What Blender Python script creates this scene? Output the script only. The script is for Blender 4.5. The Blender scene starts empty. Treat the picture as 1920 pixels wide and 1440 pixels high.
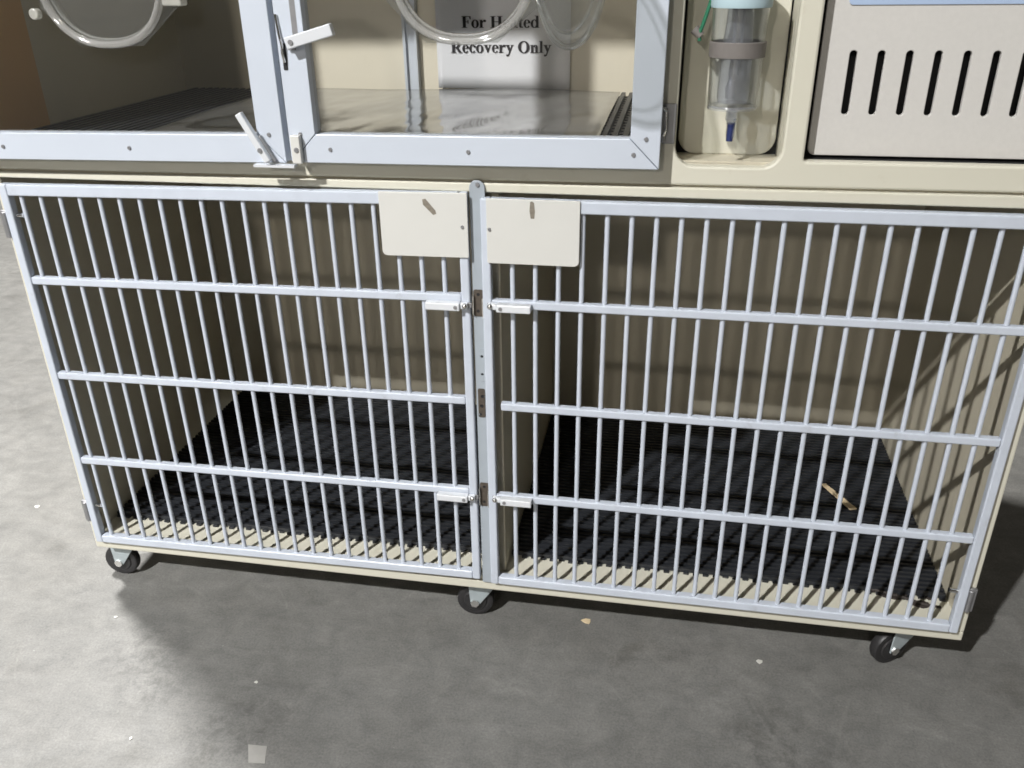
import bpy, bmesh, math, random
from mathutils import Vector, Matrix
random.seed(7)
PI = math.pi
S = 0.0381                       # one unit = the pitch of the cage bars (38 mm)
FLOOR = -23.25                    # floor level in units, door top rail is 0
scene = bpy.context.scene
col = scene.collection


def U(x, y, z):
    return Vector(((x - 21.65) * S, y * S, (z - FLOOR) * S))


# ------------------------------------------------------------------ camera
cam_d = bpy.data.cameras.new('camera')
cam = bpy.data.objects.new('camera', cam_d)
col.objects.link(cam)
right = Vector((0.98412417, 0.17705027, -0.01236193))
down = Vector((0.06720163, -0.43619036, -0.89734158))
fwd = Vector((-0.16426672, 0.8822648, -0.44116354))
R = Matrix((right, -down, -fwd)).transposed().to_4x4()
R.translation = U(29.36745, -34.53461, 9.00199)
cam.matrix_world = R
cam_d.sensor_width = 36
cam_d.lens = 36 * 1598.42 / 1920
cam_d.clip_start = 0.05
cam_d.clip_end = 200
scene.camera = cam

# ------------------------------------------------------------------ world, lamps, exposure
world = bpy.data.worlds.new('World')
scene.world = world
world.use_nodes = True
bg = world.node_tree.nodes['Background']
bg.inputs['Color'].default_value = (1.0, 0.94, 0.82, 1)
bg.inputs['Strength'].default_value = 0.078
scene.view_settings.view_transform = 'Standard'
scene.view_settings.look = 'None'
scene.view_settings.gamma = 1
scene.view_settings.exposure = 0
scene.view_settings.use_curve_mapping = False
scene.cycles.filter_width = 1.65      # the photograph is a little soft


def lamp(name, pos, target, power, size, color):
    d = bpy.data.lights.new(name, 'AREA')
    d.shape = 'DISK'
    d.size = size
    d.energy = power
    d.color = color
    o = bpy.data.objects.new(name, d)
    col.objects.link(o)
    p = U(*pos); t = U(*target)
    o.location = p
    o.rotation_euler = (t - p).to_track_quat('-Z', 'Y').to_euler()
    return o


# warehouse high-bay lamps: front left, behind left, far in front
T = (22, 0, -8)
key = lamp('bay_lamp', (-63, -158, 160), (-20, 0, -8), 238, 0.22, (1.0, 0.995, 0.985))
key.data.spread = math.radians(75)      # reflector of the high-bay lamp
lamp('bay_lamp', (-68, 52, 160), (6, -4, -22), 1170, 1.0, (1.0, 0.985, 0.965))
lamp('bay_lamp', (22 - 90, -520, 165), T, 620, 0.8, (1.0, 0.93, 0.84))


# ------------------------------------------------------------------ materials
def mat(name):
    m = bpy.data.materials.new(name)
    m.use_nodes = True
    return m, m.node_tree.nodes, m.node_tree.links, m.node_tree.nodes['Principled BSDF']


def paint(name, c, rough=0.45, var=0.06, scale=14, bump=0.02, bscale=260, metal=0.0, dirt=None, dirt_amt=0.0, spec=0.5):
    """painted or bare surface: mottled base colour, fine orange-peel bump, optional dirt patches"""
    m, N, L, b = mat(name)
    tc = N.new('ShaderNodeTexCoord')
    n1 = N.new('ShaderNodeTexNoise'); n1.inputs['Scale'].default_value = scale; n1.inputs['Detail'].default_value = 6
    L.new(tc.outputs['Object'], n1.inputs['Vector'])
    mx = N.new('ShaderNodeMix'); mx.data_type = 'RGBA'
    mx.inputs['A'].default_value = (*[max(0, k * (1 - var)) for k in c], 1)
    mx.inputs['B'].default_value = (*[min(1, k * (1 + var)) for k in c], 1)
    L.new(n1.outputs['Fac'], mx.inputs['Factor'])
    out = mx.outputs['Result']
    if dirt:
        n2 = N.new('ShaderNodeTexNoise'); n2.inputs['Scale'].default_value = 22; n2.inputs['Detail'].default_value = 9
        n2.inputs['Roughness'].default_value = 0.7
        L.new(tc.outputs['Object'], n2.inputs['Vector'])
        rp = N.new('ShaderNodeValToRGB')
        rp.color_ramp.elements[0].position = 0.60
        rp.color_ramp.elements[1].position = 0.78
        rp.color_ramp.elements[1].color = (dirt_amt,) * 3 + (1,)
        L.new(n2.outputs['Fac'], rp.inputs['Fac'])
        m2 = N.new('ShaderNodeMix'); m2.data_type = 'RGBA'
        m2.inputs['B'].default_value = (*dirt, 1)
        L.new(rp.outputs['Color'], m2.inputs['Factor']); L.new(out, m2.inputs['A'])
        out = m2.outputs['Result']
    L.new(out, b.inputs['Base Color'])
    b.inputs['Roughness'].default_value = rough
    b.inputs['Metallic'].default_value = metal
    b.inputs['Specular IOR Level'].default_value = spec
    if bump:
        n3 = N.new('ShaderNodeTexNoise'); n3.inputs['Scale'].default_value = bscale; n3.inputs['Detail'].default_value = 3
        L.new(tc.outputs['Object'], n3.inputs['Vector'])
        bp = N.new('ShaderNodeBump'); bp.inputs['Strength'].default_value = bump * 10; bp.inputs['Distance'].default_value = 0.0006
        L.new(n3.outputs['Fac'], bp.inputs['Height']); L.new(bp.outputs['Normal'], b.inputs['Normal'])
    return m


def clear_plastic(name, tint=(0.96, 0.97, 0.96), haze=0.03, boost=1.0, body=(0.8, 0.8, 0.78), rough=0.04, wavy=0.0):
    """thin clear plastic: straight-through light plus a Fresnel gloss and a little milky body"""
    m, N, L, b = mat(name)
    b.inputs['Base Color'].default_value = (*body, 1); b.inputs['Roughness'].default_value = 0.5
    tr = N.new('ShaderNodeBsdfTransparent'); tr.inputs['Color'].default_value = (*tint, 1)
    gl = N.new('ShaderNodeBsdfGlossy'); gl.inputs['Roughness'].default_value = rough
    fr = N.new('ShaderNodeLayerWeight'); fr.inputs['Blend'].default_value = 0.5      # 1 - |cos|
    pw = N.new('ShaderNodeMath'); pw.operation = 'POWER'; pw.inputs[1].default_value = 5
    L.new(fr.outputs['Facing'], pw.inputs[0])
    mu = N.new('ShaderNodeMath'); mu.operation = 'MULTIPLY_ADD'; mu.inputs[1].default_value = 0.96 * boost; mu.inputs[2].default_value = 0.04 * boost; mu.use_clamp = True
    L.new(pw.outputs[0], mu.inputs[0])
    s1 = N.new('ShaderNodeMixShader'); s1.inputs['Fac'].default_value = haze
    L.new(tr.outputs[0], s1.inputs[1]); L.new(b.outputs[0], s1.inputs[2])
    s2 = N.new('ShaderNodeMixShader')
    L.new(mu.outputs[0], s2.inputs['Fac']); L.new(s1.outputs[0], s2.inputs[1]); L.new(gl.outputs[0], s2.inputs[2])
    if wavy:
        tc = N.new('ShaderNodeTexCoord')
        nz = N.new('ShaderNodeTexNoise'); nz.inputs['Scale'].default_value = 9; nz.inputs['Detail'].default_value = 1.5
        L.new(tc.outputs['Object'], nz.inputs['Vector'])
        bp = N.new('ShaderNodeBump'); bp.inputs['Strength'].default_value = wavy; bp.inputs['Distance'].default_value = 0.01
        L.new(nz.outputs['Fac'], bp.inputs['Height'])
        L.new(bp.outputs['Normal'], gl.inputs['Normal']); L.new(bp.outputs['Normal'], fr.inputs['Normal'])
    L.new(s2.outputs[0], N['Material Output'].inputs['Surface'])
    return m


def concrete():
    m, N, L, b = mat('worn_concrete')
    tc = N.new('ShaderNodeTexCoord')

    def noise(scale, detail, rough=0.55, dist=0.0, stretch=None):
        n = N.new('ShaderNodeTexNoise'); n.inputs['Scale'].default_value = scale
        n.inputs['Detail'].default_value = detail; n.inputs['Roughness'].default_value = rough
        n.inputs['Distortion'].default_value = dist
        if stretch:
            mp = N.new('ShaderNodeMapping'); mp.inputs['Scale'].default_value = stretch[0]; mp.inputs['Rotation'].default_value = (0, 0, stretch[1])
            L.new(tc.outputs['Object'], mp.inputs['Vector']); L.new(mp.outputs['Vector'], n.inputs['Vector'])
        else:
            L.new(tc.outputs['Object'], n.inputs['Vector'])
        return n

    def ramp(n, p0, c0, p1, c1):
        r = N.new('ShaderNodeValToRGB')
        r.color_ramp.elements[0].position = p0; r.color_ramp.elements[0].color = (*c0, 1)
        r.color_ramp.elements[1].position = p1; r.color_ramp.elements[1].color = (*c1, 1)
        L.new(n.outputs['Fac'], r.inputs['Fac'])
        return r

    def mix(kind, a, bb, f):
        x = N.new('ShaderNodeMix'); x.data_type = 'RGBA'; x.blend_type = kind
        x.inputs['Factor'].default_value = f
        L.new(a, x.inputs['A']); L.new(bb, x.inputs['B'])
        return x.outputs['Result']
    big = ramp(noise(3.2, 6, 0.6, 0.4), 0.3, (0.148, 0.147, 0.140), 0.72, (0.190, 0.189, 0.181))
    mid = ramp(noise(17, 8, 0.68, 0.6), 0.32, (0.80, 0.80, 0.80), 0.68, (1.13, 1.12, 1.11))
    fine = ramp(noise(230, 6, 0.75), 0.3, (0.70, 0.70, 0.70), 0.7, (1.25, 1.25, 1.24))
    streak = ramp(noise(9, 7, 0.7, 0.3, ((1.0, 4.0, 1.0), 0.75)), 0.34, (0.91, 0.905, 0.90), 0.66, (1.06, 1.06, 1.06))
    stain = ramp(noise(5.5, 5, 0.62, 0.8), 0.60, (1, 1, 1), 0.76, (0.78, 0.77, 0.75))
    pale = ramp(noise(75, 4, 0.6), 0.70, (0, 0, 0), 0.76, (0.10, 0.10, 0.10))
    c = mix('MULTIPLY', big.outputs[0], mid.outputs[0], 1)
    c = mix('MULTIPLY', c, fine.outputs[0], 1)
    c = mix('MULTIPLY', c, streak.outputs[0], 1)
    c = mix('MULTIPLY', c, stain.outputs[0], 1)
    c = mix('ADD', c, pale.outputs[0], 1)
    # scuffed patches where things were dragged
    for (sx, sy, rad) in ((-0.68, -0.17, 0.13), (-0.60, -0.26, 0.10), (-0.40, -0.31, 0.16), (0.55, -0.22, 0.2)):
        vd = N.new('ShaderNodeVectorMath'); vd.operation = 'DISTANCE'; vd.inputs[1].default_value = (sx, sy, 0)
        L.new(tc.outputs['Object'], vd.inputs[0])
        mr = N.new('ShaderNodeMapRange'); mr.interpolation_type = 'SMOOTHSTEP'
        mr.inputs['From Min'].default_value = rad * .15; mr.inputs['From Max'].default_value = rad
        mr.inputs['To Min'].default_value = 1; mr.inputs['To Max'].default_value = 0
        L.new(vd.outputs['Value'], mr.inputs['Value'])
        sc = ramp(noise(38, 8, 0.75, 0.5), 0.45, (0, 0, 0), 0.62, (0.5, 0.5, 0.5))
        mm = N.new('ShaderNodeMath'); mm.operation = 'MULTIPLY'
        L.new(mr.outputs['Result'], mm.inputs[0]); L.new(sc.outputs[0], mm.inputs[1])
        x = N.new('ShaderNodeMix'); x.data_type = 'RGBA'; x.inputs['B'].default_value = (0.055, 0.053, 0.05, 1)
        L.new(mm.outputs[0], x.inputs['Factor']); L.new(c, x.inputs['A'])
        c = x.outputs['Result']
    # thin pale scratches
    for sc_, rot_ in ((2.1, 0.4), (1.3, 1.9), (2.9, 2.6)):
        mp = N.new('ShaderNodeMapping'); mp.inputs['Rotation'].default_value = (0, 0, rot_); mp.inputs['Location'].default_value = (sc_, rot_, 0)
        L.new(tc.outputs['Object'], mp.inputs['Vector'])
        wv = N.new('ShaderNodeTexWave'); wv.inputs['Scale'].default_value = sc_; wv.inputs['Distortion'].default_value = 9
        wv.inputs['Detail'].default_value = 1.5; wv.inputs['Detail Scale'].default_value = 0.5
        L.new(mp.outputs['Vector'], wv.inputs['Vector'])
        r = N.new('ShaderNodeValToRGB')
        e = r.color_ramp.elements
        e[0].position = 0.992; e[0].color = (0, 0, 0, 1); e[1].position = 0.9995; e[1].color = (0.022, 0.022, 0.020, 1)
        L.new(wv.outputs['Fac'], r.inputs['Fac'])
        gate = ramp(noise(2.3 + sc_, 2, 0.5), 0.58, (0, 0, 0), 0.68, (1, 1, 1))
        g = mix('MULTIPLY', r.outputs[0], gate.outputs[0], 1)
        c = mix('ADD', c, g, 1)
    L.new(c, b.inputs['Base Color'])
    rr = ramp(noise(12, 6, 0.6), 0.3, (0.42,) * 3, 0.7, (0.62,) * 3)
    L.new(rr.outputs[0], b.inputs['Roughness'])
    b.inputs['Specular IOR Level'].default_value = 0.45
    bp = N.new('ShaderNodeBump'); bp.inputs['Strength'].default_value = 0.3; bp.inputs['Distance'].default_value = 0.0012
    L.new(noise(120, 6, 0.65).outputs['Fac'], bp.inputs['Height']); L.new(bp.outputs['Normal'], b.inputs['Normal'])
    return m


M = {}
M['cream'] = paint('cream_laminate', (0.575, 0.555, 0.465), 0.42, 0.04, 9, 0.012, 420, dirt=(0.38, 0.34, 0.25), dirt_amt=0.4)
M['liner'] = paint('cream_liner', (0.53, 0.49, 0.39), 0.40, 0.05, 6, 0.010, 300, dirt=(0.36, 0.31, 0.22), dirt_amt=0.4)
M['litwall'] = paint('lit_cream_liner', (0.68, 0.635, 0.535), 0.42, 0.04, 6, 0.01, 300, dirt=(0.45, 0.40, 0.30), dirt_amt=0.25)
M['panel'] = paint('grey_cream_panel', (0.545, 0.53, 0.505), 0.55, 0.05, 160, 0.04, 700)
M['brown'] = paint('tan_surface', (0.60, 0.37, 0.17), 0.5, 0.08, 5, 0.01)
M['bar'] = paint('white_bar_paint', (0.50, 0.54, 0.61), 0.36, 0.10, 30, 0.015, 500, dirt=(0.27, 0.27, 0.28), dirt_amt=0.55)
M['post'] = paint('shaded_post_paint', (0.33, 0.365, 0.40), 0.4, 0.12, 22, 0.015, 400, dirt=(0.22, 0.17, 0.13), dirt_amt=0.6)  # base colour darkened for the shade on the post between the doors
M['alu'] = paint('brushed_aluminium', (0.56, 0.605, 0.68), 0.36, 0.05, 10, 0.012, 500, metal=0.15)
M['chrome'] = paint('chrome', (0.75, 0.74, 0.72), 0.18, 0.03, 20, 0, metal=1.0)
M['steel'] = paint('dull_steel', (0.32, 0.32, 0.33), 0.42, 0.2, 60, 0.02, metal=0.7)
M['rust'] = paint('worn_strike_steel', (0.10, 0.082, 0.066), 0.5, 0.45, 130, 0.05, metal=0.4, dirt=(0.05, 0.035, 0.025), dirt_amt=0.9)
M['lever'] = paint('satin_lever', (0.70, 0.72, 0.75), 0.28, 0.05, 40, 0.01, metal=0.2, dirt=(0.35, 0.33, 0.30), dirt_amt=0.3)
M['plate'] = paint('ivory_card_plate', (0.585, 0.58, 0.55), 0.42, 0.03, 20, 0.015, 450)
M['residue'] = paint('tape_residue', (0.20, 0.175, 0.14), 0.75, 0.5, 160, 0.05)
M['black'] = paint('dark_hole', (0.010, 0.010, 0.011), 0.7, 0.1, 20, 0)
M['matrub'] = paint('black_rubber_grid', (0.020, 0.022, 0.026), 0.42, 0.3, 25, 0.02, dirt=(0.05, 0.05, 0.052), dirt_amt=0.6)
M['fork'] = paint('galvanised_fork', (0.40, 0.45, 0.47), 0.45, 0.12, 60, 0.03, metal=0.3, dirt=(0.16, 0.15, 0.13), dirt_amt=0.5)
M['tyre'] = paint('castor_tyre', (0.022, 0.021, 0.022), 0.45, 0.3, 60, 0.02, dirt=(0.10, 0.095, 0.085), dirt_amt=0.5)
M['paper'] = paint('white_paper', (0.74, 0.75, 0.80), 0.7, 0.02, 12, 0.01)
M['ink'] = paint('black_ink', (0.016, 0.014, 0.02), 0.7, 0.1, 20, 0)
M['blue'] = paint('blue_label', (0.36, 0.46, 0.63), 0.45, 0.03, 20, 0.01)
M['bluedark'] = paint('navy_nozzle', (0.02, 0.03, 0.11), 0.35, 0.1, 20, 0)
M['lid'] = paint('pale_blue_lid', (0.42, 0.55, 0.60), 0.4, 0.05, 20, 0.01)
M['green'] = paint('green_tube', (0.03, 0.16, 0.09), 0.3, 0.15, 20, 0)
M['band'] = paint('grey_band', (0.17, 0.155, 0.145), 0.5, 0.15, 60, 0.02)
M['wood'] = paint('pale_wood', (0.60, 0.48, 0.31), 0.65, 0.12, 60, 0.03)
M['scrap'] = paint('paper_scrap', (0.55, 0.54, 0.50), 0.7, 0.1, 60, 0.03)
M['tapepatch'] = paint('old_tape', (0.275, 0.268, 0.25), 0.5, 0.15, 60, 0.02)
M['crumb'] = paint('torn_rubber', (0.035, 0.028, 0.024), 0.7, 0.4, 60, 0.05)
M['pane'] = clear_plastic('clear_pane', (0.95, 0.95, 0.94), 0.006, 0.75, rough=0.02)
M['ring'] = clear_plastic('clear_ring', (0.84, 0.84, 0.83), 0.20, 2.6, (0.86, 0.85, 0.82), rough=0.07)
M['lug'] = clear_plastic('frosted_lug', (0.85, 0.85, 0.82), 0.5, 1.3, (0.62, 0.61, 0.56), rough=0.2)
M['cover'] = clear_plastic('clear_cover', (0.90, 0.91, 0.90), 0.04, 2.0, rough=0.05)
M['jar'] = clear_plastic('clear_jar', (0.93, 0.94, 0.95), 0.03, 2.2, rough=0.05)
M['innerjar'] = clear_plastic('milky_tube', (0.88, 0.90, 0.94), 0.14, 2.6, (0.80, 0.82, 0.88), rough=0.08)
M['floor'] = concrete()


def sheet_material():
    m, N, L, b = mat('glossy_grey_sheet')
    b.inputs['Base Color'].default_value = (0.16, 0.16, 0.158, 1)
    b.inputs['Roughness'].default_value = 0.14
    b.inputs['IOR'].default_value = 1.5
    b.inputs['Specular IOR Level'].default_value = 0.5
    b.inputs['Coat Weight'].default_value = 0.6
    b.inputs['Coat Roughness'].default_value = 0.09
    tc = N.new('ShaderNodeTexCoord')
    mp = N.new('ShaderNodeMapping'); mp.inputs['Scale'].default_value = (6, 2.2, 1)
    n = N.new('ShaderNodeTexNoise'); n.inputs['Scale'].default_value = 1.6; n.inputs['Detail'].default_value = 2
    L.new(tc.outputs['Object'], mp.inputs['Vector']); L.new(mp.outputs['Vector'], n.inputs['Vector'])
    bp = N.new('ShaderNodeBump'); bp.inputs['Strength'].default_value = 0.8; bp.inputs['Distance'].default_value = 0.008
    L.new(n.outputs['Fac'], bp.inputs['Height'])
    L.new(bp.outputs['Normal'], b.inputs['Normal']); L.new(bp.outputs['Normal'], b.inputs['Coat Normal'])
    return m


M['sheet'] = sheet_material()

# ------------------------------------------------------------------ mesh helpers (all in units)
WO = {}                          # world origin of every object, in units


class MB:
    def __init__(self):
        self.v = []; self.f = []; self.smooth = set()

    def add(self, vs, fs, smooth=False):
        o = len(self.v)
        self.v += [tuple(p) for p in vs]
        for f in fs:
            if smooth: self.smooth.add(len(self.f))
            self.f.append(tuple(i + o for i in f))
        return self

    def box(self, x0, x1, y0, y1, z0, z1):
        return self.hexa([(x0, y0, z0), (x1, y0, z0), (x1, y1, z0), (x0, y1, z0), (x0, y0, z1), (x1, y0, z1), (x1, y1, z1), (x0, y1, z1)])

    def hexa(self, p):
        return self.add(p, [(3, 2, 1, 0), (4, 5, 6, 7), (0, 1, 5, 4), (1, 2, 6, 5), (2, 3, 7, 6), (3, 0, 4, 7)])

    def prism_xz(self, pts, y0, y1):
        n = len(pts)
        vs = [(x, y0, z) for x, z in pts] + [(x, y1, z) for x, z in pts]
        fs = [tuple(range(n)), tuple(range(2 * n - 1, n - 1, -1))]
        fs += [(i, i + n, (i + 1) % n + n, (i + 1) % n) for i in range(n)]
        return self.add(vs, fs)

    def prism_xy(self, pts, z0, z1):
        n = len(pts)
        vs = [(x, y, z0) for x, y in pts] + [(x, y, z1) for x, y in pts]
        fs = [tuple(range(n - 1, -1, -1)), tuple(range(n, 2 * n))]
        fs += [(i, (i + 1) % n, (i + 1) % n + n, i + n) for i in range(n)]
        return self.add(vs, fs)

    def cyl(self, a, b, r0, r1=None, n=14, caps=True):
        r1 = r0 if r1 is None else r1
        a = Vector(a); b = Vector(b); d = (b - a).normalized()
        s = d.orthogonal().normalized(); t = d.cross(s)
        vs = []
        for c, r in ((a, r0), (b, r1)):
            vs += [c + (s * math.cos(2 * PI * i / n) + t * math.sin(2 * PI * i / n)) * r for i in range(n)]
        self.add(vs, [(i, (i + 1) % n, (i + 1) % n + n, i + n) for i in range(n)], True)
        if caps:
            o = len(self.v) - 2 * n
            self.f.append(tuple(o + i for i in range(n - 1, -1, -1)))
            self.f.append(tuple(o + n + i for i in range(n)))
        return self

    def tube(self, pts, r, n=10, closed=False, flat=1.0, nrm=None):
        pts = [Vector(p) for p in pts]; k = len(pts); vs = []
        for i, p in enumerate(pts):
            d = (pts[(i + 1) % k] - pts[i - 1]) if closed else (pts[min(i + 1, k - 1)] - pts[max(i - 1, 0)])
            d.normalize()
            s = Vector(nrm).cross(d).normalized() if nrm else d.cross(Vector((0.31, 0.2, 0.93))).normalized()
            t = d.cross(s)
            vs += [p + s * math.cos(2 * PI * j / n) * r + t * math.sin(2 * PI * j / n) * r * flat for j in range(n)]
        m = k if closed else k - 1
        fs = [(i * n + j, i * n + (j + 1) % n, ((i + 1) % k) * n + (j + 1) % n, ((i + 1) % k) * n + j) for i in range(m) for j in range(n)]
        self.add(vs, fs, True)
        if not closed:
            o = len(self.v) - len(vs)
            self.f.append(tuple(o + j for j in range(n - 1, -1, -1)))
            self.f.append(tuple(o + (k - 1) * n + j for j in range(n)))
        return self

    def lathe(self, cx, cy, prof, n=28):
        k = len(prof); vs = []
        for r, z in prof:
            vs += [(cx + r * math.cos(2 * PI * j / n), cy + r * math.sin(2 * PI * j / n), z) for j in range(n)]
        fs = [(i * n + j, i * n + (j + 1) % n, (i + 1) * n + (j + 1) % n, (i + 1) * n + j) for i in range(k - 1) for j in range(n)]
        self.add(vs, fs, True)
        return self

    def shear(self, a, x0):
        self.v = [(x, y, z + a * (x - x0)) for x, y, z in self.v]
        return self

    def map(self, fn):
        self.v = [tuple(fn(Vector(p))) for p in self.v]
        return self

    def build(self, name, m, parent=None, origin=None, bevel=0.0, seg=2):
        if origin is None:
            xs, ys, zs = zip(*self.v)
            origin = ((min(xs) + max(xs)) / 2, (min(ys) + max(ys)) / 2, min(zs))
        me = bpy.data.meshes.new(name)
        me.from_pydata([tuple((p[i] - origin[i]) * S for i in range(3)) for p in self.v], [], self.f)
        bm = bmesh.new(); bm.from_mesh(me)
        bmesh.ops.recalc_face_normals(bm, faces=bm.faces)
        bm.to_mesh(me); bm.free()
        if self.smooth:
            for i in self.smooth: me.polygons[i].use_smooth = True
            me.set_sharp_from_angle(angle=math.radians(40))
        me.materials.append(m)
        o = bpy.data.objects.new(name, me)
        col.objects.link(o)
        place(o, origin, parent)
        if bevel:
            b = o.modifiers.new('bevel', 'BEVEL'); b.width = bevel * S; b.segments = seg; b.limit_method = 'ANGLE'
            b.angle_limit = math.radians(40)
        return o


def place(o, origin, parent=None):
    w = U(*origin)
    if parent:
        o.parent = parent
        o.location = w - WO[parent.name]
    else:
        o.location = w
    WO[o.name] = w


def copy_to(o, origin, parent):
    c = o.copy()
    col.objects.link(c)
    place(c, origin, parent)
    return c


def empty(name, origin, parent=None):
    o = bpy.data.objects.new(name, None)
    o.empty_display_size = 0.05
    col.objects.link(o)
    place(o, origin, parent)
    return o


def tag(o, label=None, cat=None, group=None, kind=None):
    if label: o['label'] = label
    if cat: o['category'] = cat
    if group: o['group'] = group
    if kind: o['kind'] = kind
    return o


def rrect(x0, x1, z0, z1, r, n=6):
    if not isinstance(r, tuple): r = (r,) * 4          # bl, br, tr, tl
    pts = []
    for (cx, cz, a0, rr) in ((x0 + r[0], z0 + r[0], PI, r[0]), (x1 - r[1], z0 + r[1], 1.5 * PI, r[1]),
                             (x1 - r[2], z1 - r[2], 0, r[2]), (x0 + r[3], z1 - r[3], 0.5 * PI, r[3])):
        if rr < 1e-4: pts.append((cx, cz)); continue
        for i in range(n + 1):
            a = a0 + 0.5 * PI * i / n
            pts.append((cx + rr * math.cos(a), cz + rr * math.sin(a)))
    return pts


def circ(cx, cz, r, n=32, rz=None):
    rz = rz or r
    return [(cx + r * math.cos(2 * PI * i / n), cz + rz * math.sin(2 * PI * i / n)) for i in range(n)]


def plate(name, m, outline, holes, y0, y1, parent=None, bevel=0.0, shear=(0, 0), origin=None):
    """flat plate in the x-z plane with real holes, front face at y0, back at y1"""
    cu = bpy.data.curves.new('tmp', 'CURVE'); cu.dimensions = '2D'; cu.fill_mode = 'BOTH'
    for pts in [outline] + holes:
        sp = cu.splines.new('POLY'); sp.points.add(len(pts) - 1)
        for p, (x, z) in zip(sp.points, pts): p.co = (x, z, 0, 1)
        sp.use_cyclic_u = True
    cu.extrude = max(1e-4, (y1 - y0) / 2 - bevel)
    cu.bevel_depth = bevel; cu.bevel_resolution = 1
    cu.offset = -bevel
    ob = bpy.data.objects.new('tmp', cu); col.objects.link(ob)
    dg = bpy.context.evaluated_depsgraph_get()
    me = bpy.data.meshes.new_from_object(ob.evaluated_get(dg))
    bpy.data.objects.remove(ob); bpy.data.curves.remove(cu)
    mb = MB()
    ym = (y0 + y1) / 2
    mb.add([(p.co.x, ym - p.co.z, p.co.y) for p in me.vertices], [tuple(f.vertices) for f in me.polygons])
    bpy.data.meshes.remove(me)
    bm = None
    if shear[0]: mb.shear(*shear)
    o = mb.build(name, m, parent, origin)
    bm = bmesh.new(); bm.from_mesh(o.data)
    bmesh.ops.remove_doubles(bm, verts=bm.verts, dist=1e-6)
    bmesh.ops.recalc_face_normals(bm, faces=bm.faces)
    bm.to_mesh(o.data); bm.free()
    return o


# ------------------------------------------------------------------ setting
g = MB().add([(-700, -600, FLOOR), (750, -600, FLOOR), (750, 700, FLOOR), (-700, 700, FLOOR)], [(0, 1, 2, 3)])
tag(g.build('floor', M['floor'], origin=(21.65, 0, FLOOR)), kind='structure')

# ------------------------------------------------------------------ the cabinet
XL, XR, TOP, BACK = -1.3, 44.75, 24.2, 20.4
cab = empty('recovery_cabinet', (21.65, 10, FLOOR))
tag(cab, 'cream animal recovery cage cabinet on castors with barred lower doors', 'cage cabinet')

SP = -0.75                        # the left side flares slightly towards the back
MB().hexa([(XL, .3, -20.47), (-1.0, .3, -20.47), (-1.0 + SP, BACK, -20.47), (XL + SP, BACK, -20.47),
           (XL, .3, TOP), (-1.0, .3, TOP), (-1.0 + SP, BACK, TOP), (XL + SP, BACK, TOP)]).build('side_panel', M['liner'], cab)
MB().box(44.42, XR, .3, BACK, -20.47, TOP).build('side_panel', M['liner'], cab, bevel=.05)
MB().box(-1.7, 44.42, 18.7, BACK, -20.46, TOP - .01).build('back_panel', M['liner'], cab)
MB().box(-1.0, 44.42, .3, 18.7, -20.44, -19.55).build('cage_floor', M['cream'], cab)
lb = MB().box(XL - .01, XR + .01, .12, .62, -20.48, -19.95)
lb.box(XL - .01, -1.0, .12, .62, -19.95, .5).box(44.40, XR + .01, .12, .62, -19.95, .5)
lb.build('lower_frame', M['cream'], cab, bevel=.06)
MB().box(21.55, 22.35, .7, 18.7, -19.55, .5).build('divider_wall', M['liner'], cab)
MB().box(-1.0, 44.42, .7, 18.7, .55, 1.9).build('shelf', M['liner'], cab)
MB().box(-1.0, 44.42, .7, 18.7, 22.4, 24.1).build('roof_panel', M['cream'], cab)
MB().box(28.6, 29.1, .75, 18.7, 1.9, 22.4).build('compartment_wall', M['liner'], cab)

MB().box(6.0, 28.6, 18.66, 18.698, 1.95, 22.3).build('lit_back_wall', M['litwall'], cab)  # lit part of the back wall, its brightness put into a paler liner colour
# header lip of the lower module, groove, then the face of the upper module
hl = MB().prism_xz([(XL - .02, .5), (XR + .02, .5), (XR + .02, 1.00), (XL - .02, .78)], .1, .7)
hl.build('header_rail', M['cream'], cab, bevel=.07, seg=3)
gv = MB().prism_xz([(XL, .78), (XR, 1.00), (XR, 1.09), (XL, .87)], .36, .7)
gv.build('groove_strip', M['liner'], cab)
face_out = [(XL - .02, .87), (XR + .02, 1.09), (XR + .02, TOP), (XL - .02, TOP)]
niche_hole = rrect(29.55, 33.62, 1.78, 17.0, .75)
panel_hole = rrect(34.45, 43.75, 2.06, 16.0, .12)
plate('face_frame', M['cream'], face_out,
      [rrect(-.98, 13.0, 2.15, 21.9, .2), rrect(14.5, 28.3, 2.15, 21.9, .2), niche_hole, panel_hole], .16, .75, cab, bevel=.09)
# moulded rim round the niche
rim = [(x, .10, z) for x, z in rrect(29.45, 33.74, 1.66, 17.1, .82)]
# niche liner
nl = MB()
nl.box(29.0, 29.56, .75, 2.3, 1.2, 17.2).box(33.62, 34.1, .75, 2.3, 1.2, 17.2).box(29.56, 33.62, .75, 2.3, 1.2, 1.78)
nl.build('niche_wall', M['cream'], cab)
plate('niche_back', M['cream'], rrect(29.66, 33.54, 1.90, 17.0, .7), [], 2.1, 2.3, cab, bevel=.05)
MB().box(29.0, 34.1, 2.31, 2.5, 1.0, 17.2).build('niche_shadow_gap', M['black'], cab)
# floor of the niche, a shallow ledge
MB().prism_xy([(29.9, .7), (33.3, .7), (33.3, 2.08), (29.9, 2.08)], 1.785, 1.83).build('niche_ledge', M['cream'], cab)
# control panel
cp_holes = [rrect(35.70 + i * 0.992, 35.70 + i * 0.992 + .27, 3.70, 6.0, .13) for i in range(8)]
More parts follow.
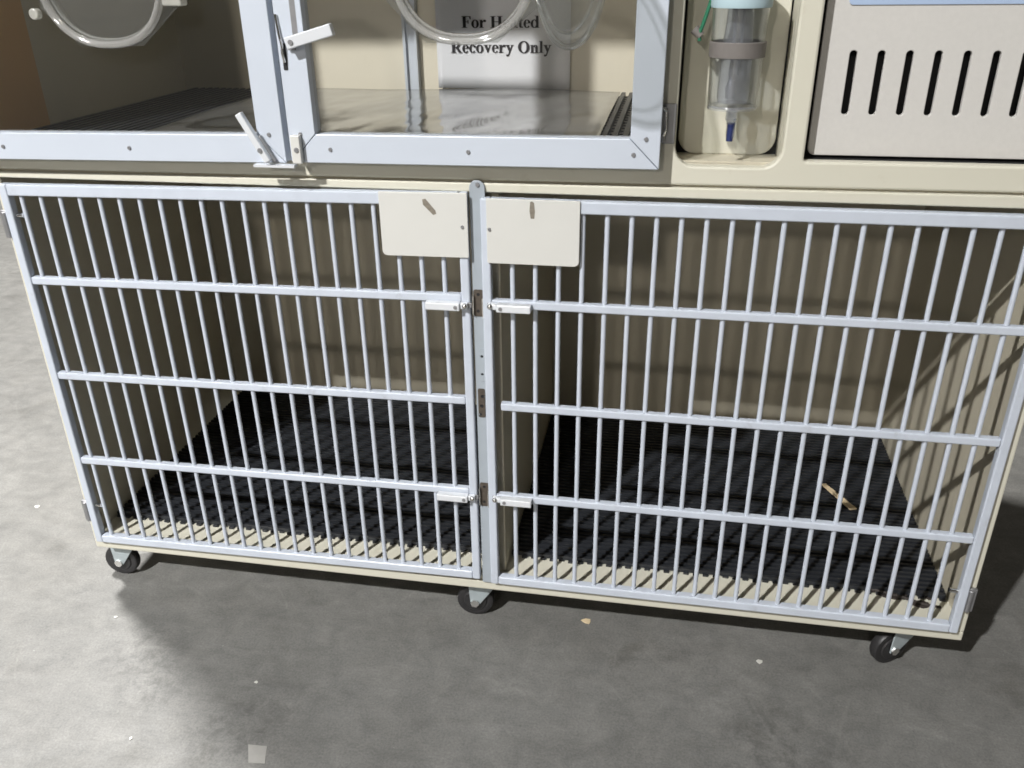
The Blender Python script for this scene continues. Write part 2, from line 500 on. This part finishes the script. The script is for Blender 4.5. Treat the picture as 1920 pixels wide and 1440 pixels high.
# slots lean a little in perspective only; they are upright on the panel
cp = plate('control_panel', M['panel'], rrect(34.66, 43.62, 2.16, 15.9, .28), cp_holes, 1.0, 1.2, cab, bevel=.03)
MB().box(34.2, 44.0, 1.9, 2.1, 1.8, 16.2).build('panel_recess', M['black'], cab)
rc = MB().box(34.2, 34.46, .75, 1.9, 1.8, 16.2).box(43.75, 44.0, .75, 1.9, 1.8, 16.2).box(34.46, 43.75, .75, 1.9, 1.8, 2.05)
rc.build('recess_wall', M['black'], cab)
plate('label_strip', M['blue'], rrect(35.4, 42.9, 7.55, 9.6, .15), [], .955, .998, cp)
# aluminium divider track standing on the back wall
ts = MB().box(13.2, 13.36, 18.15, 18.7, 2.2, 22.4).box(13.92, 14.05, 18.15, 18.7, 2.2, 22.4).box(13.36, 13.92, 18.38, 18.7, 2.2, 22.4)
ts.build('divider_track', M['alu'], cab)
# thin strip that turns the front of the left inner wall tan
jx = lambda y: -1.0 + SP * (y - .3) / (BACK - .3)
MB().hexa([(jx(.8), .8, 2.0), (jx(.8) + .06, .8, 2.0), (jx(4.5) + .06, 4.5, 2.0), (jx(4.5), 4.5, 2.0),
           (jx(.8), .8, 22.3), (jx(.8) + .06, .8, 22.3), (jx(4.5) + .06, 4.5, 22.3), (jx(4.5), 4.5, 22.3)]).build('tan_strip', M['brown'], cab)


def screw(x, y, z, parent, r=.11, m='steel', shear=None):
    if shear: z = z + shear[0] * (x - shear[1])
    s = MB().cyl((x, y + .02, z), (x, y - .05, z), r, r * .75, 10)
    return s.build('screw', M[m], parent)


# ---- centre post
pz0, pz1 = -19.9, 1.02
post = plate('center_post', M['post'], rrect(21.24, 21.90, pz0, pz1, (.03, .03, .3, .3)), [], -.02, .06, cab, bevel=.02)
MB().box(21.24, 21.34, .062, .6, pz0 + .05, .45).build('post_flange', M['post'], post)
screw(21.60, -.03, .84, post, .10)
for z0, z1 in ((-3.75, -5.0), (-13.75, -15.1)):
    sp = plate('strike_plate', M['rust'], rrect(21.27, 21.72, z1, z0, .1), [circ(21.49, z0 - .22, .07, 12), circ(21.47, z1 + .25, .07, 12)], -.055, -.022, post)
    MB().cyl((21.49, -.05, z0 - .22), (21.49, -.06, z0 - .22), .075, n=10).build('strike_hole_shade', M['black'], post)  # black discs stand in for the shade inside the plate holes
    MB().cyl((21.47, -.05, z1 + .25), (21.47, -.06, z1 + .25), .075, n=10).build('strike_hole_shade', M['black'], post)
    MB().box(21.26, 21.30, -.2, -.056, z1 + .1, z0 - .25).box(21.68, 21.72, -.2, -.056, z1 + .02, z0 - .35).build('strike_lip', M['chrome'], post)
plate('keeper_plate', M['post'], rrect(21.46, 21.72, -8.2, -6.6, .06), [circ(21.57, -6.95, .07, 12), circ(21.57, -7.85, .07, 12)], -.06, -.022, post)
MB().box(21.50, 21.64, -.021, -.0195, -8.1, -6.7).box(21.38, 21.62, -.021, -.0195, -10.05, -8.7).build('screw_hole', M['black'], post)
plate('keeper_plate', M['rust'], rrect(21.33, 21.66, -10.1, -8.6, .08), [circ(21.55, -9.0, .09, 12), circ(21.5, -9.5, .09, 12), circ(21.42, -9.95, .08, 12)], -.05, -.022, post)

# ---- barred lower doors
RZ = (0.0, -4.39, -9.47, -14.50, -19.57)


def barred_door(x0, x1, bx, sh, dz, plate_x, hinge_left):
    a, xp = sh
    fm = MB()
    st = .40
    fm.box(x0, x0 + st, -.24, .2, RZ[4] - .27, RZ[0] + .27).box(x1 - st, x1, -.24, .2, RZ[4] - .27, RZ[0] + .27)
    e = .004
    fm.box(x0 + st + e, x1 - st - e, -.238, .198, RZ[0] - .27, RZ[0] + .268).box(x0 + st + e, x1 - st - e, -.238, .198, RZ[4] - .268, RZ[4] + .20)
    for i, z in enumerate(RZ[1:4]):
        fm.box(x0 + st + e + (.30 if i == 1 and not hinge_left else 0), x1 - st - e, -.21, .16, z - .19, z + .19)
    fm.shear(a, xp)
    fm.v = [(x, y, z + dz) for x, y, z in fm.v]
    d = fm.build('barred_door', M['bar'], cab, bevel=.07, seg=3)
    b0 = MB().cyl((0, 0, RZ[4] + .1), (0, 0, RZ[0] - .2), .110, n=12)
    for i in range(21):
        x = bx + i
        zz = dz + a * (x - xp)
        if i == 0:
            b = MB().cyl((x, .0, RZ[4] + .1 + zz), (x, .0, RZ[0] - .2 + zz), .110, n=12).build('bar', M['bar'], d)
            first, zf = b, RZ[4] + .1
        else:
            copy_to(first, (x, 0, zf + zz), d)
    zz = lambda x: dz + a * (x - xp)
    p0, p1 = plate_x
    zc = zz((p0 + p1) / 2)
    rr = (.22, .05, .05, .05) if hinge_left else (.05, .22, .05, .05)
    plate('name_plate', M['plate'], rrect(p0, p1, -2.48, .30, rr), [], -.33, -.245, d, bevel=.02, shear=(a, (p0 + p1) / 2)).location.z += zc * S
    px = p1 - .24 if hinge_left else p0 + .12
    screw(px, -.33, -.96 + zz(px) * .3, d, .085)
    # what is left of a strip of tape
    if hinge_left: tp = [(19.28, .24), (19.42, .27), (19.83, -.22), (19.86, -.36), (19.72, -.41), (19.30, .02)]
    else: tp = [(23.86, .27), (23.93, .30), (24.02, .24), (24.06, -.12), (24.03, -.42), (23.88, -.42), (23.83, -.1)]
    MB().prism_xz(tp, -.338, -.3315).build('tape_residue', M['residue'], d)
    # two lever latches at rails 2 and 4
    for z in (-4.42, -14.47):
        if hinge_left: xa, xb, kx = 19.2, 20.75, 20.97
        else: xa, xb, kx = 22.38, 23.9, 22.10
        lz = z + .02 if hinge_left else z + .06
        # shadowing back block, the lever and its screw
        lv = MB().box(min(xa, xb), max(xa, xb), -.62, -.24, lz - .20, lz + .16)
        (lv.box(xb + .005, xb + .34, -.5, -.24, lz - .14, lz + .14) if hinge_left else lv.box(xa - .40, xa - .005, -.5, -.24, lz - .14, lz + .14))
        lo = lv.build('latch_lever', M['lever'], d, bevel=.05, seg=2)
        sx = xb - .18 if hinge_left else xa + .2
        MB().cyl((sx, -.61, lz - .02), (sx, -.655, lz - .02), .085, n=10).build('latch_screw', M['steel'], d)
        MB().lathe(0, 0, [(.001, .17), (.08, .155), (.13, .10), (.15, .02), (.12, -.05), (.09, -.10)], 14).map(
            lambda p: Vector((kx + p.x, -.42 - p.z, lz + p.y))).build('latch_knob', M['chrome'], d)
        MB().box(kx - .15, kx + .28 if hinge_left else kx + .1, -.33, -.245, lz - .12, lz + .12).build('latch_bracket', M['steel'], d, bevel=.02)
    # hinges: a curled leaf outside the stile and a pin inside
    for z in (-1.55, -17.75):
        if hinge_left: xo, s = x0, 1
        else: xo, s = x1, -1
        hz = MB().box(min(xo - s * .02, xo - s * .40), max(xo - s * .02, xo - s * .40), -.10, .08, z - .75, z + .55)
        hz.cyl((xo - s * .14, -.12, z - .72), (xo - s * .14, -.12, z + .5), .13, n=12)
        hz.build('hinge', M['steel'], d, bevel=.03)
        MB().cyl((xo + s * .38, -.02, z + .32), (xo + s * .82, -.05, z + .36), .10, .12, 12).build('hinge_pin', M['chrome'], d)
    return d


barred_door(-.92, 21.16, 0.0, (.0112, -1.0), 0.0, (17.36, 21.2), True)
barred_door(21.72, 44.35, 23.03, (0.0, 0.0), .06, (22.0, 25.92), False)

# ---- castors
def castor(x, y, rot, tx=-.62):
    root = empty('castor', (x, y, FLOOR), cab)
    c, s = math.cos(rot), math.sin(rot)

    def tf(p):                    # local: wheel trails along -X by .75
        return Vector((x + c * p.x - s * p.y, y + s * p.x + c * p.y, p.z))
    r = 1.0
    wz = FLOOR + r
    w = MB()
    prof = [(.14, -.33), (.60, -.32), (.66, -.26), (.80, -.28), (r - .05, -.24), (r, -.15), (r, .15), (r - .05, .24), (.80, .28), (.66, .26), (.60, .32), (.14, .33)]
    w.lathe(0, 0, prof, 36).map(lambda p: tf(Vector((p.x + tx, p.z, wz + p.y))))
    w.build('wheel', M['tyre'], root)
    hb = MB().cyl((0, -.48, 0), (0, .48, 0), .16, n=12).map(lambda p: tf(Vector((p.x + tx, p.y, wz + p.z))))
    for sy in (-1, 1): hb.cyl(tf(Vector((tx, sy * .56, wz))), tf(Vector((tx, sy * .42, wz))), .24, n=6)
    hb.build('axle', M['chrome'], root)
    f = MB()
    for sy in (-1, 1):
        prof = [(tx - .24, wz - .12), (tx, wz - .25), (tx + .26, wz - .1), (.34, -21.35), (.72, -20.80), (.72, -20.6), (-.95, -20.6), (min(-.92, tx - .2), -21.5)]
        q = MB().prism_xz(prof, sy * .42 - .04, sy * .42 + .04)
        f.add(q.v, q.f)
    f.box(-.95, .72, -.46, .46, -20.74, -20.6)
    f.map(tf)
    f.build('fork', M['fork'], root, bevel=.02)
    MB().cyl(tf(Vector((0, 0, -20.62))), tf(Vector((0, 0, -20.475))), .6, n=20).build('swivel_plate', M['fork'], root)
    return root


castor(-.30, 1.5, .06)
castor(21.1, 1.5, .10)
castor(42.77, 1.76, .5, -.92)
for x in (.2, 21.3, 42.6): castor(x, 17.6, .3)


# ---- glazed upper doors
def glass_door(x0, x1, z0, a, hinge_right):
    zt = 22.9
    w = 1.15
    y0, y1 = -.72, -.02
    sh = (a, x0)
    fr = MB()
    rail = [(x0, z0), (x1, z0), (x1 - w, z0 + w), (x0 + w, z0 + w)]
    gap = .012
    fr.prism_xz([(x0 + gap * 2, z0), (x1 - gap * 2, z0), (x1 - w - gap * 2, z0 + w), (x0 + w + gap * 2, z0 + w)], y0, y1)
    fr.prism_xz([(x0, z0 + gap), (x0 + w, z0 + w + gap), (x0 + w, zt - w), (x0, zt)], y0 - .012, y1)
    fr.prism_xz([(x1, z0 + gap), (x1, zt), (x1 - w, zt - w), (x1 - w, z0 + w + gap)], y0 - .012, y1)
    fr.prism_xz([(x0 + gap * 2, zt), (x0 + w + gap * 2, zt - w), (x1 - w - gap * 2, zt - w), (x1 - gap * 2, zt)], y0, y1)
    fr.shear(*sh)
    d = fr.build('glass_door', M['alu'], cab, bevel=.03)
    cx = 6.755 if not hinge_right else (x0 + x1) / 2 + .02
    cz = z0 + 7.42
    port = [(cx + 2.50 * math.copysign(abs(math.cos(t)) ** .86, math.cos(t)), cz + 2.58 * math.copysign(abs(math.sin(t)) ** .86, math.sin(t))) for t in [2 * PI * i / 48 for i in range(48)]]
    plate('pane', M['pane'], [(x0 + w + .01, z0 + w + .02), (x1 - w - .01, z0 + w + .02), (x1 - w - .01, zt - w - .02), (x0 + w + .01, zt - w - .02)], [port], -.36, -.24, d, shear=sh)
    # port: outer tube ring, inner lip, clear flange plate with lugs
    r1 = MB().tube([(cx + (p[0] - cx) * 1.055, -.92, cz + (p[1] - cz) * 1.055) for p in port], .155, 12, True, 1.25, (0, 1, 0)).shear(*sh)
    r1.build('port_ring', M['ring'], d)
    r2 = MB().tube([(cx + (p[0] - cx) * .985, -.70, cz + (p[1] - cz) * .985) for p in port], .07, 8, True, 1.6, (0, 1, 0)).shear(*sh)
    r2.build('port_lip', M['ring'], d)
    fl = rrect(cx - 3.15, cx + 3.25, cz - 2.35, cz + 2.35, 1.3)
    k = 3.0
    fl = [(cx - 1.55, cz - 2.80), (cx + 1.25, cz - 2.80), (cx + 3.35, cz - 1.15), (cx + 3.35, cz + 1.15), (cx + 1.4, cz + 2.80), (cx - 1.4, cz + 2.80), (cx - 3.05, cz + 1.3), (cx - 3.0, cz - 1.35)]
    plate('port_flange', M['cover'], fl, [[(cx + (p[0] - cx) * 1.01, cz + (p[1] - cz) * 1.01) for p in port]], -.66, -.56, d, bevel=.02, shear=sh)
    # screws along the frame
    zz = lambda x: a * (x - x0)
    for fx in ((.37, 6.5, x1 - 1.05) if not hinge_right else (x0 + 1.75, (x0 + x1) / 2, x1 - 1.0)):
        screw(fx, y0, z0 + .55 + zz(fx), d, .10)
    for fx in ((x1 - .62,) if not hinge_right else (x0 + 1.42 - .9, x1 - .55)):
        screw(fx, y0 - .012, z0 + 1.15 + zz(fx), d, .10)
    return d, cx, cz, sh


dl, cxl, czl, shl = glass_door(-1.38, 13.62, 1.51, .0115, False)
# closed port cover on the left door with its lugs
plate('port_cover', M['cover'], circ(cxl, czl, 2.62, 40), [], -.86, -.78, dl, shear=shl)
MB().cyl((cxl - 3.15, -.98, 7.45), (cxl - 3.15, -.66, 7.45), .22, n=16).build('port_lug', M['lug'], dl, bevel=.05)
MB().box(cxl + 2.72, cxl + 3.55, -1.2, -.66, 7.72, 9.6).build('port_lug', M['lug'], dl, bevel=.08, seg=3)
dr, cxr, czr, shr = glass_door(13.86, 28.98, 1.72, .005, True)
# open port cover of the right door, swung outwards on its hinge
hx = cxr + 2.65
ang = math.radians(-56)


def swing(p):
    return Vector((hx + (p.x) * math.cos(ang) - (p.y) * math.sin(ang), -.75 + p.x * math.sin(ang) + p.y * math.cos(ang), p.z))


cpl = MB()
pts = [(2.66 + 2.62 * math.cos(2 * PI * i / 40), czr - .1 + 2.62 * math.sin(2 * PI * i / 40)) for i in range(40)]
cpl.prism_xz(pts, -.04, .04).map(swing).build('port_cover', M['cover'], dr)
MB().tube([(x, 0, z) for x, z in pts], .11, 10, True, 1.0, (0, 1, 0)).map(swing).build('cover_rim', M['cover'], dr)
MB().tube([(2.66 + (x - 2.66) * .83, -.05, czr - .1 + (z - czr + .1) * .83) for x, z in pts], .05, 8, True, 1.0, (0, 1, 0)).map(swing).build('cover_bead', M['cover'], dr)

# slot, keeper and levers of the upper doors
plate('latch_slot', M['black'], rrect(14.02, 14.2, 5.35, 6.35, .04), [], -.75, -.736, dr)
MB().tube([(13.95, -.80, 7.4), (14.02, -.82, 6.7), (14.12, -.9, 6.3), (14.10, -.9, 6.0), (14.12, -.82, 5.65)], .055, 8).build('latch_catch', M['chrome'], dr)
MB().box(14.55, 14.78, -.738, -.733, 6.6, 9.5).build('stile_groove', M['steel'], dr)


def lever(p0, p1, hw, y0, y1, name, m, parent, scr):
    a = Vector((p0[0], 0, p0[1])); b = Vector((p1[0], 0, p1[1])); t = (b - a).normalized(); n = Vector((-t.z, 0, t.x))
    q = [a - n * hw, b - n * hw, b + n * hw, a + n * hw]
    o = MB().prism_xz([(v.x, v.z) for v in q], y0, y1).build(name, m, parent, bevel=.05, seg=3)
    if scr is not None:
        c = a + (b - a) * scr
        MB().cyl((c.x, y0 + .02, c.z), (c.x, y0 - .05, c.z), .1, n=10).build('screw', M['steel'], parent)
    return o


lever((14.40, 6.36), (16.33, 6.88), .225, -1.2, -.86, 'latch_lever', M['lever'], dr, .12)
MB().box(14.35, 14.62, -.86, -.733, 6.1, 6.6).build('latch_pivot', M['steel'], dr)
lever((13.02, 1.80), (11.98, 3.72), .14, -1.25, -.95, 'latch_lever', M['lever'], dl, .25)
lever((13.20, 1.74), (12.62, 2.8), .07, -.95, -.736, 'latch_spine', M['steel'], dl, None)
MB().box(14.02, 14.42, -1.02, -.735, 1.72, 2.86).build('latch_keeper', M['plate'], dr, bevel=.04)
screw(14.25, -1.02, 2.28, dr, .12)
plate_k = MB()
for (xa, xb, ya, yb) in ((12.3, 14.1, -1.10, -1.02), (12.3, 12.85, -1.015, -.90), (13.0, 13.35, -1.015, -.90), (13.5, 14.1, -1.015, -.90), (12.3, 14.1, -.895, -.74)):
    plate_k.box(xa, xb, ya, yb, 1.56, 1.66)
plate_k.build('latch_foot', M['lever'], dl)
# hinge of the right upper door
hg = MB().box(29.02, 29.50, .05, .14, 2.65, 4.15).cyl((29.02, -.10, 2.75), (29.02, -.10, 4.05), .13, n=12)
hg.build('hinge', M['steel'], dr, bevel=.02)
MB().tube([(29.0, -.22, 4.0), (29.12, -.3, 3.9), (29.14, -.3, 3.2), (29.06, -.22, 3.0)], .045, 8).build('hinge_pin', M['chrome'], dr)

# ------------------------------------------------------------------ mats in the cages
def ribbed_mat(name, x0, x1, y0, y1, z, pitch=.36, step=.5, along_y=False):
    m = MB()
    if along_y:                                        # ribs run front to back, thin cross bars below
        x = x0
        while x < x1:
            m.box(x, x + pitch * .5, y0, y1 + random.uniform(-.18, .05), z + .08, z + .32)
            x += pitch
        y = y0 + .1
        while y < y1 - .3:
            m.box(x0, x1, y, y + step * .5, z, z + .10)
            y += step
        return m.build(name, M['matrub'])
    y = y0 + .12
    while y < y1:
        m.box(x0, x1, y, y + pitch * .46, z + .08, z + .30)
        y += pitch
    x = x0 + .05
    while x < x1 - .2:
        j = random.uniform(-.06, .06)
        m.box(x, x + step * .55, y0 + j, y1, z, z + .12)
        x += step
    return m.build(name, M['matrub'])


m1 = ribbed_mat('cage_mat', -.9, 21.45, 1.8, 18.45, -19.55)
tag(m1, 'black ribbed rubber mat on the floor of the left barred cage', 'mat', 'ribbed mats in the cages')
m2 = ribbed_mat('cage_mat', 22.45, 44.3, 1.82, 18.45, -19.55)
tag(m2, 'black ribbed rubber mat in the right barred cage, under the wooden stick', 'mat', 'ribbed mats in the cages')
m3 = ribbed_mat('cage_mat', -.8, 28.5, .85, 18.3, 1.9, .46, step=.8, along_y=True)
tag(m3, 'dark ribbed mat in the glazed upper compartment, partly under a glossy plastic sheet', 'mat', 'ribbed mats in the cages')

# glossy sheet on the upper mat, edges lifting a little
sh = MB()
nx, ny = 44, 26
for j in range(ny + 1):
    for i in range(nx + 1):
        x = 5.4 + (26.3 - 5.4) * i / nx; y = .95 + (17.6 - .95) * j / ny
        k = math.exp(-((x - 19.5) / 4.0) ** 2) * math.sin(y * .55 + .4) * .05
        z = 2.30 + k + .03 * math.sin(x * .9) * math.sin(y * .5)
        z += .18 * max(0, (y - 16.4)) / 1.2 * math.exp(-((x - 20) / 3.2) ** 2)
        sh.v.append((x, y, z))
for j in range(ny):
    for i in range(nx):
        sh.smooth.add(len(sh.f))
        sh.f.append((j * (nx + 1) + i, j * (nx + 1) + i + 1, (j + 1) * (nx + 1) + i + 1, (j + 1) * (nx + 1) + i))
so = sh.build('plastic_sheet', M['sheet'])
sd = so.modifiers.new('solid', 'SOLIDIFY'); sd.thickness = .03 * S; sd.offset = -1
tag(so, 'glossy grey plastic sheet lying on the floor of the upper glazed compartment', 'sheet')

# ------------------------------------------------------------------ paper notice on the back wall
def arc(mb, cx, cz, rx, rz, a0, a1, thick, thin, y, n=22):
    prev = None
    for i in range(n + 1):
        a = math.radians(a0 + (a1 - a0) * i / n)
        w = thin + (thick - thin) * abs(math.cos(a)) ** 1.3
        o = (cx + rx * math.cos(a), cz + rz * math.sin(a)); q = (cx + (rx - w) * math.cos(a), cz + (rz - w) * math.sin(a))
        if prev:
            mb.prism_xz([prev[0], o, q, prev[1]], y, y + .012)
        prev = (o, q)


def poly(mb, pts, y): mb.prism_xz(pts, y, y + .012)


def rect(mb, x0, x1, z0, z1, y): poly(mb, [(x0, z0), (x1, z0), (x1, z1), (x0, z1)], y)


ADV = {'F': .61, 'o': .5, 'r': .444, ' ': .25, 'H': .778, 'e': .444, 'a': .5, 't': .333, 'd': .556, 'R': .722, 'c': .444, 'v': .5, 'y': .5, 'O': .778, 'n': .556, 'l': .278}


def glyph(c, y):
    m = MB()
    s = .030
    if c == 'F':
        rect(m, .10, .26, 0, .66, y); rect(m, .02, .35, 0, s, y); rect(m, .02, .57, .625, .66, y)
        rect(m, .26, .42, .32, .36, y); rect(m, .40, .43, .24, .44, y); poly(m, [(.57, .66), (.50, .63), (.55, .48), (.575, .48)], y)
    elif c in 'oO':
        if c == 'o': arc(m, .25, .225, .225, .24, 0, 360, .13, .03, y, 36)
        else: arc(m, .389, .33, .35, .35, 0, 360, .17, .035, y, 44)
    elif c == 'r':
        rect(m, .07, .20, 0, .455, y); rect(m, .02, .28, 0, s, y); rect(m, .02, .10, .425, .455, y)
        poly(m, [(.20, .33), (.30, .455), (.37, .46), (.37, .42), (.30, .40), (.20, .26)], y); poly(m, [(x, z) for x, z in circ(.365, .39, .068, 12)], y)
    elif c == 'H':
        for x in (.10, .53): rect(m, x, x + .15, 0, .66, y); rect(m, x - .08, x + .23, 0, s, y); rect(m, x - .08, x + .23, .63, .66, y)
        rect(m, .25, .53, .325, .36, y)
    elif c in 'ec':
        arc(m, .235, .225, .20, .24, 20 if c == 'e' else 40, 318, .12, .03, y, 30)
        if c == 'e':
            rect(m, .13, .43, .245, .275, y); poly(m, [(.33, .275), (.43, .275), (.42, .36), (.36, .41), (.30, .44), (.32, .38)], y)
        else: poly(m, [(x, z) for x, z in circ(.365, .36, .065, 12)], y)
    elif c == 'a':
        rect(m, .27, .39, .04, .34, y); arc(m, .25, .31, .145, .155, 0, 150, .10, .03, y); arc(m, .19, .13, .155, .14, 60, 330, .11, .03, y); rect(m, .37, .49, 0, .06, y)
    elif c == 't':
        rect(m, .09, .215, .06, .60, y); rect(m, .02, .31, .41, .455, y); rect(m, .13, .31, 0, .065, y)
    elif c == 'd':
        rect(m, .36, .485, 0, .68, y); rect(m, .28, .4, .65, .68, y); rect(m, .45, .545, 0, s, y); arc(m, .25, .225, .22, .24, 40, 320, .125, .03, y)
    elif c == 'R':
        rect(m, .10, .25, 0, .66, y); rect(m, .02, .33, 0, s, y); rect(m, .02, .38, .63, .66, y); arc(m, .37, .485, .21, .175, -90, 90, .15, .03, y)
        rect(m, .25, .39, .31, .34, y); poly(m, [(.30, .32), (.46, .33), (.66, .03), (.71, .03), (.71, 0), (.52, 0)], y)
    elif c in 'vy':
        poly(m, [(.05, .44), (.19, .44), (.31, .17), (.25, 0)], y); poly(m, [(.25, 0), (.29, .06), (.43, .44), (.39, .44), (.24, .06)], y)
        rect(m, .01, .24, .425, .455, y); rect(m, .33, .49, .425, .455, y)
        if c == 'y': poly(m, [(.22, .06), (.29, .06), (.20, -.17), (.12, -.21), (.15, -.16)], y); poly(m, circ(.10, -.15, .06, 12), y)
    elif c in 'nl':
        zt = .455 if c == 'n' else .68
        rect(m, .075, .20, 0, zt, y); rect(m, .02, .265, 0, s, y); rect(m, .02, .1, zt - .03, zt, y)
        if c == 'n':
            rect(m, .345, .47, 0, .33, y); rect(m, .29, .535, 0, s, y); arc(m, .335, .30, .135, .16, 0, 160, .12, .03, y)
    return m


sign = MB()
px0, px1, pz0_, pz1_ = 15.25, 23.25, 2.34, 8.6
for i in range(17):
    pass
nn = 24
for j in range(9):
    for i in range(nn + 1):
        x = px0 + (px1 - px0) * i / nn; z = pz0_ + (pz1_ - pz0_) * j / 8
        sign.v.append((x + (z - pz0_) * .0, 18.33 - .05 * math.sin((i / nn) * PI) - .10 * math.exp(-((z - 2.3) / .7) ** 2) * (i / nn), z))
for j in range(8):
    for i in range(nn):
        sign.smooth.add(len(sign.f))
        sign.f.append((j * (nn + 1) + i, j * (nn + 1) + i + 1, (j + 1) * (nn + 1) + i + 1, (j + 1) * (nn + 1) + i))
sg = sign.build('paper_notice', M['paper'])
sd = sg.modifiers.new('solid', 'SOLIDIFY'); sd.thickness = .012 * S; sd.offset = 1
tag(sg, 'white paper notice with bold black lettering standing against the upper back wall', 'notice')
letters = MB()
for text, size, base in (('For Heated', .95, 5.72), ('Recovery Only', .95, 4.36)):
    wdt = sum(ADV[c] for c in text) * size
    x = 19.12 - wdt / 2
    for c in text:
        if c != ' ':
            gl = glyph(c, 0)
            for k in (0, .03): letters.add([(x + k + p[0] * size, 18.23 - k * .1 + p[1], base + p[2] * size) for p in gl.v], gl.f)
        x += ADV[c] * size
letters.build('lettering', M['ink'], sg)

# ------------------------------------------------------------------ humidifier bottle in the niche
hb = empty('humidifier_bottle', (31.6, .3, 2.7))
tag(hb, 'clear oxygen humidifier bottle with pale blue lid hanging in the niche', 'bottle')
BX, BY = 31.57, .3
MB().lathe(BX, BY, [(.001, 3.98), (.5, 4.0), (.84, 4.02), (.90, 4.06), (.93, 4.2), (.95, 5.0), (.99, 6.3), (1.02, 7.6), (.97, 7.6), (.94, 6.3), (.90, 5.0), (.88, 4.2), (.8, 4.12), (.001, 4.1)]).build('jar', M['jar'], hb)
MB().lathe(BX, BY, [(.86, 3.96), (.93, 3.98), (.95, 4.06), (.92, 4.12), (.86, 4.12)]).build('base_rim', M['innerjar'], hb)
MB().lathe(BX, BY, [(.99, 5.82), (1.03, 5.84), (1.04, 6.36), (1.0, 6.38)]).build('level_band', M['band'], hb)
MB().lathe(BX, BY, [(.001, 4.18), (.56, 4.2), (.60, 4.4), (.58, 6.0), (.50, 6.9), (.47, 7.5), (.001, 7.5)]).build('inner_tube', M['innerjar'], hb)
MB().cyl((BX - .15, BY, 4.6), (BX - .15, BY, 7.5), .07, n=10).cyl((BX + .12, BY - .05, 5.2), (BX + .12, BY - .05, 7.5), .05, n=10).build('dip_tube', M['steel'], hb)
MB().lathe(BX - .12, BY - .1, [(.001, 4.3), (.16, 4.35), (.2, 4.7), (.12, 5.0), (.001, 5.05)], 16).build('diffuser', M['steel'], hb)
MB().lathe(BX, BY, [(.001, 7.52), (1.08, 7.52), (1.1, 7.6), (1.1, 8.5), (.9, 8.8), (.001, 8.8)]).build('lid', M['lid'], hb)
MB().lathe(BX + .02, BY, [(.001, 3.96), (.22, 3.95), (.22, 3.55), (.17, 3.5), (.16, 3.4), (.001, 3.4)], 16).build('outlet', M['innerjar'], hb)
MB().cyl((BX + .05, BY, 3.45), (BX + .02, BY - .04, 2.76), .15, .13, 12).build('drain_nozzle', M['bluedark'], hb)
MB().cyl((BX + .16, BY - .06, 3.6), (BX + .12, BY - .1, 2.9), .05, .05, 8).build('drain_tube', M['innerjar'], hb)
MB().tube([(30.55, .6, 8.2), (30.45, .6, 7.6), (30.28, .65, 7.0), (30.15, .7, 6.6), (30.18, .7, 6.35)], .075, 10).build('green_tube', M['green'], hb)
MB().cyl((29.95, .8, 6.75), (30.22, .75, 6.5), .18, .15, 12).build('tube_fitting', M['band'], hb)
# bracket carrying the bottle to the niche
MB().box(31.2, 31.95, .9, 2.1, 8.0, 8.4).build('bracket', M['steel'], hb)

# ------------------------------------------------------------------ small things lying about
st = MB().hexa([(39.6, 11.2, -19.20), (39.9, 11.28, -19.20), (41.25, 8.85, -19.20), (40.85, 8.7, -19.20),
                (39.6, 11.2, -19.12), (39.9, 11.28, -19.12), (41.25, 8.85, -19.12), (40.85, 8.7, -19.12)])
tag(st.build('wooden_stick', M['wood'], bevel=.02), 'pale flat wooden stick lying on the mat in the right cage', 'stick')


def scrap(name, x, y, r, m, label, n=7, z=FLOOR, h=.04, sx=1.0, cat='scrap'):
    pts = []
    for i in range(n):
        a = 2 * PI * i / n + random.uniform(-.2, .2); q = .8 * r * random.uniform(.5, 1.1)
        pts.append((x + q * sx * math.cos(a), y + q * math.sin(a)))
    o = MB().prism_xy(pts, z + .01, z + h).build(name, M[m])
    return tag(o, label, cat, 'scraps on the concrete floor')


scrap('paper_scrap', -10.85, 6.7, .26, 'scrap', 'small white paper scrap on the bright floor left of the cabinet')
scrap('paper_scrap', 35.65, .05, .24, 'scrap', 'white paper scrap in front of the rightmost visible castor')
scrap('paper_scrap', 26.6, 1.6, .28, 'wood', 'tan chip at the edge of the shadow right of the middle castor', sx=1.4)
scrap('paper_scrap', .8, -2.3, .13, 'scrap', 'tiny white speck of paper in front of the left castor')
scrap('paper_scrap', 10.65, -5.5, .12, 'scrap', 'tiny white speck of paper on the open floor in front of the left cage')
scrap('paper_scrap', 6.4, -9.75, .13, 'scrap', 'tiny white speck of paper left of the square of old tape')
tp = MB().prism_xy([(12.45, -10.1), (13.2, -10.0), (12.9, -9.1), (11.98, -9.15)], FLOOR + .004, FLOOR + .02)
tag(tp.build('tape_square', M['tapepatch']), 'worn pale square of tape stuck to the floor near the bottom edge', 'tape')
tb = MB()
for (x, y, r, sx) in ((41.9, 1.85, .38, 2.0), (43.0, 1.35, .28, 1.8), (43.6, 2.0, .25, .9), (40.9, 2.1, .25, 1.8)):
    tb.prism_xy([(x + r * sx * random.uniform(.7, 1.1) * math.cos(2 * PI * i / 9), y + r * random.uniform(.6, 1.1) * math.sin(2 * PI * i / 9)) for i in range(9)], -19.545, -19.46)
tb.tube([(40.3, 2.1, -19.42), (41.2, 1.9, -19.38), (42.1, 1.6, -19.36), (43.2, 1.25, -19.42), (43.9, 1.2, -19.45)], .07, 8)
tag(tb.build('torn_mat_strip', M['crumb']), 'torn strip of black rubber on the sill at the right end of the cage', 'rubber strip')
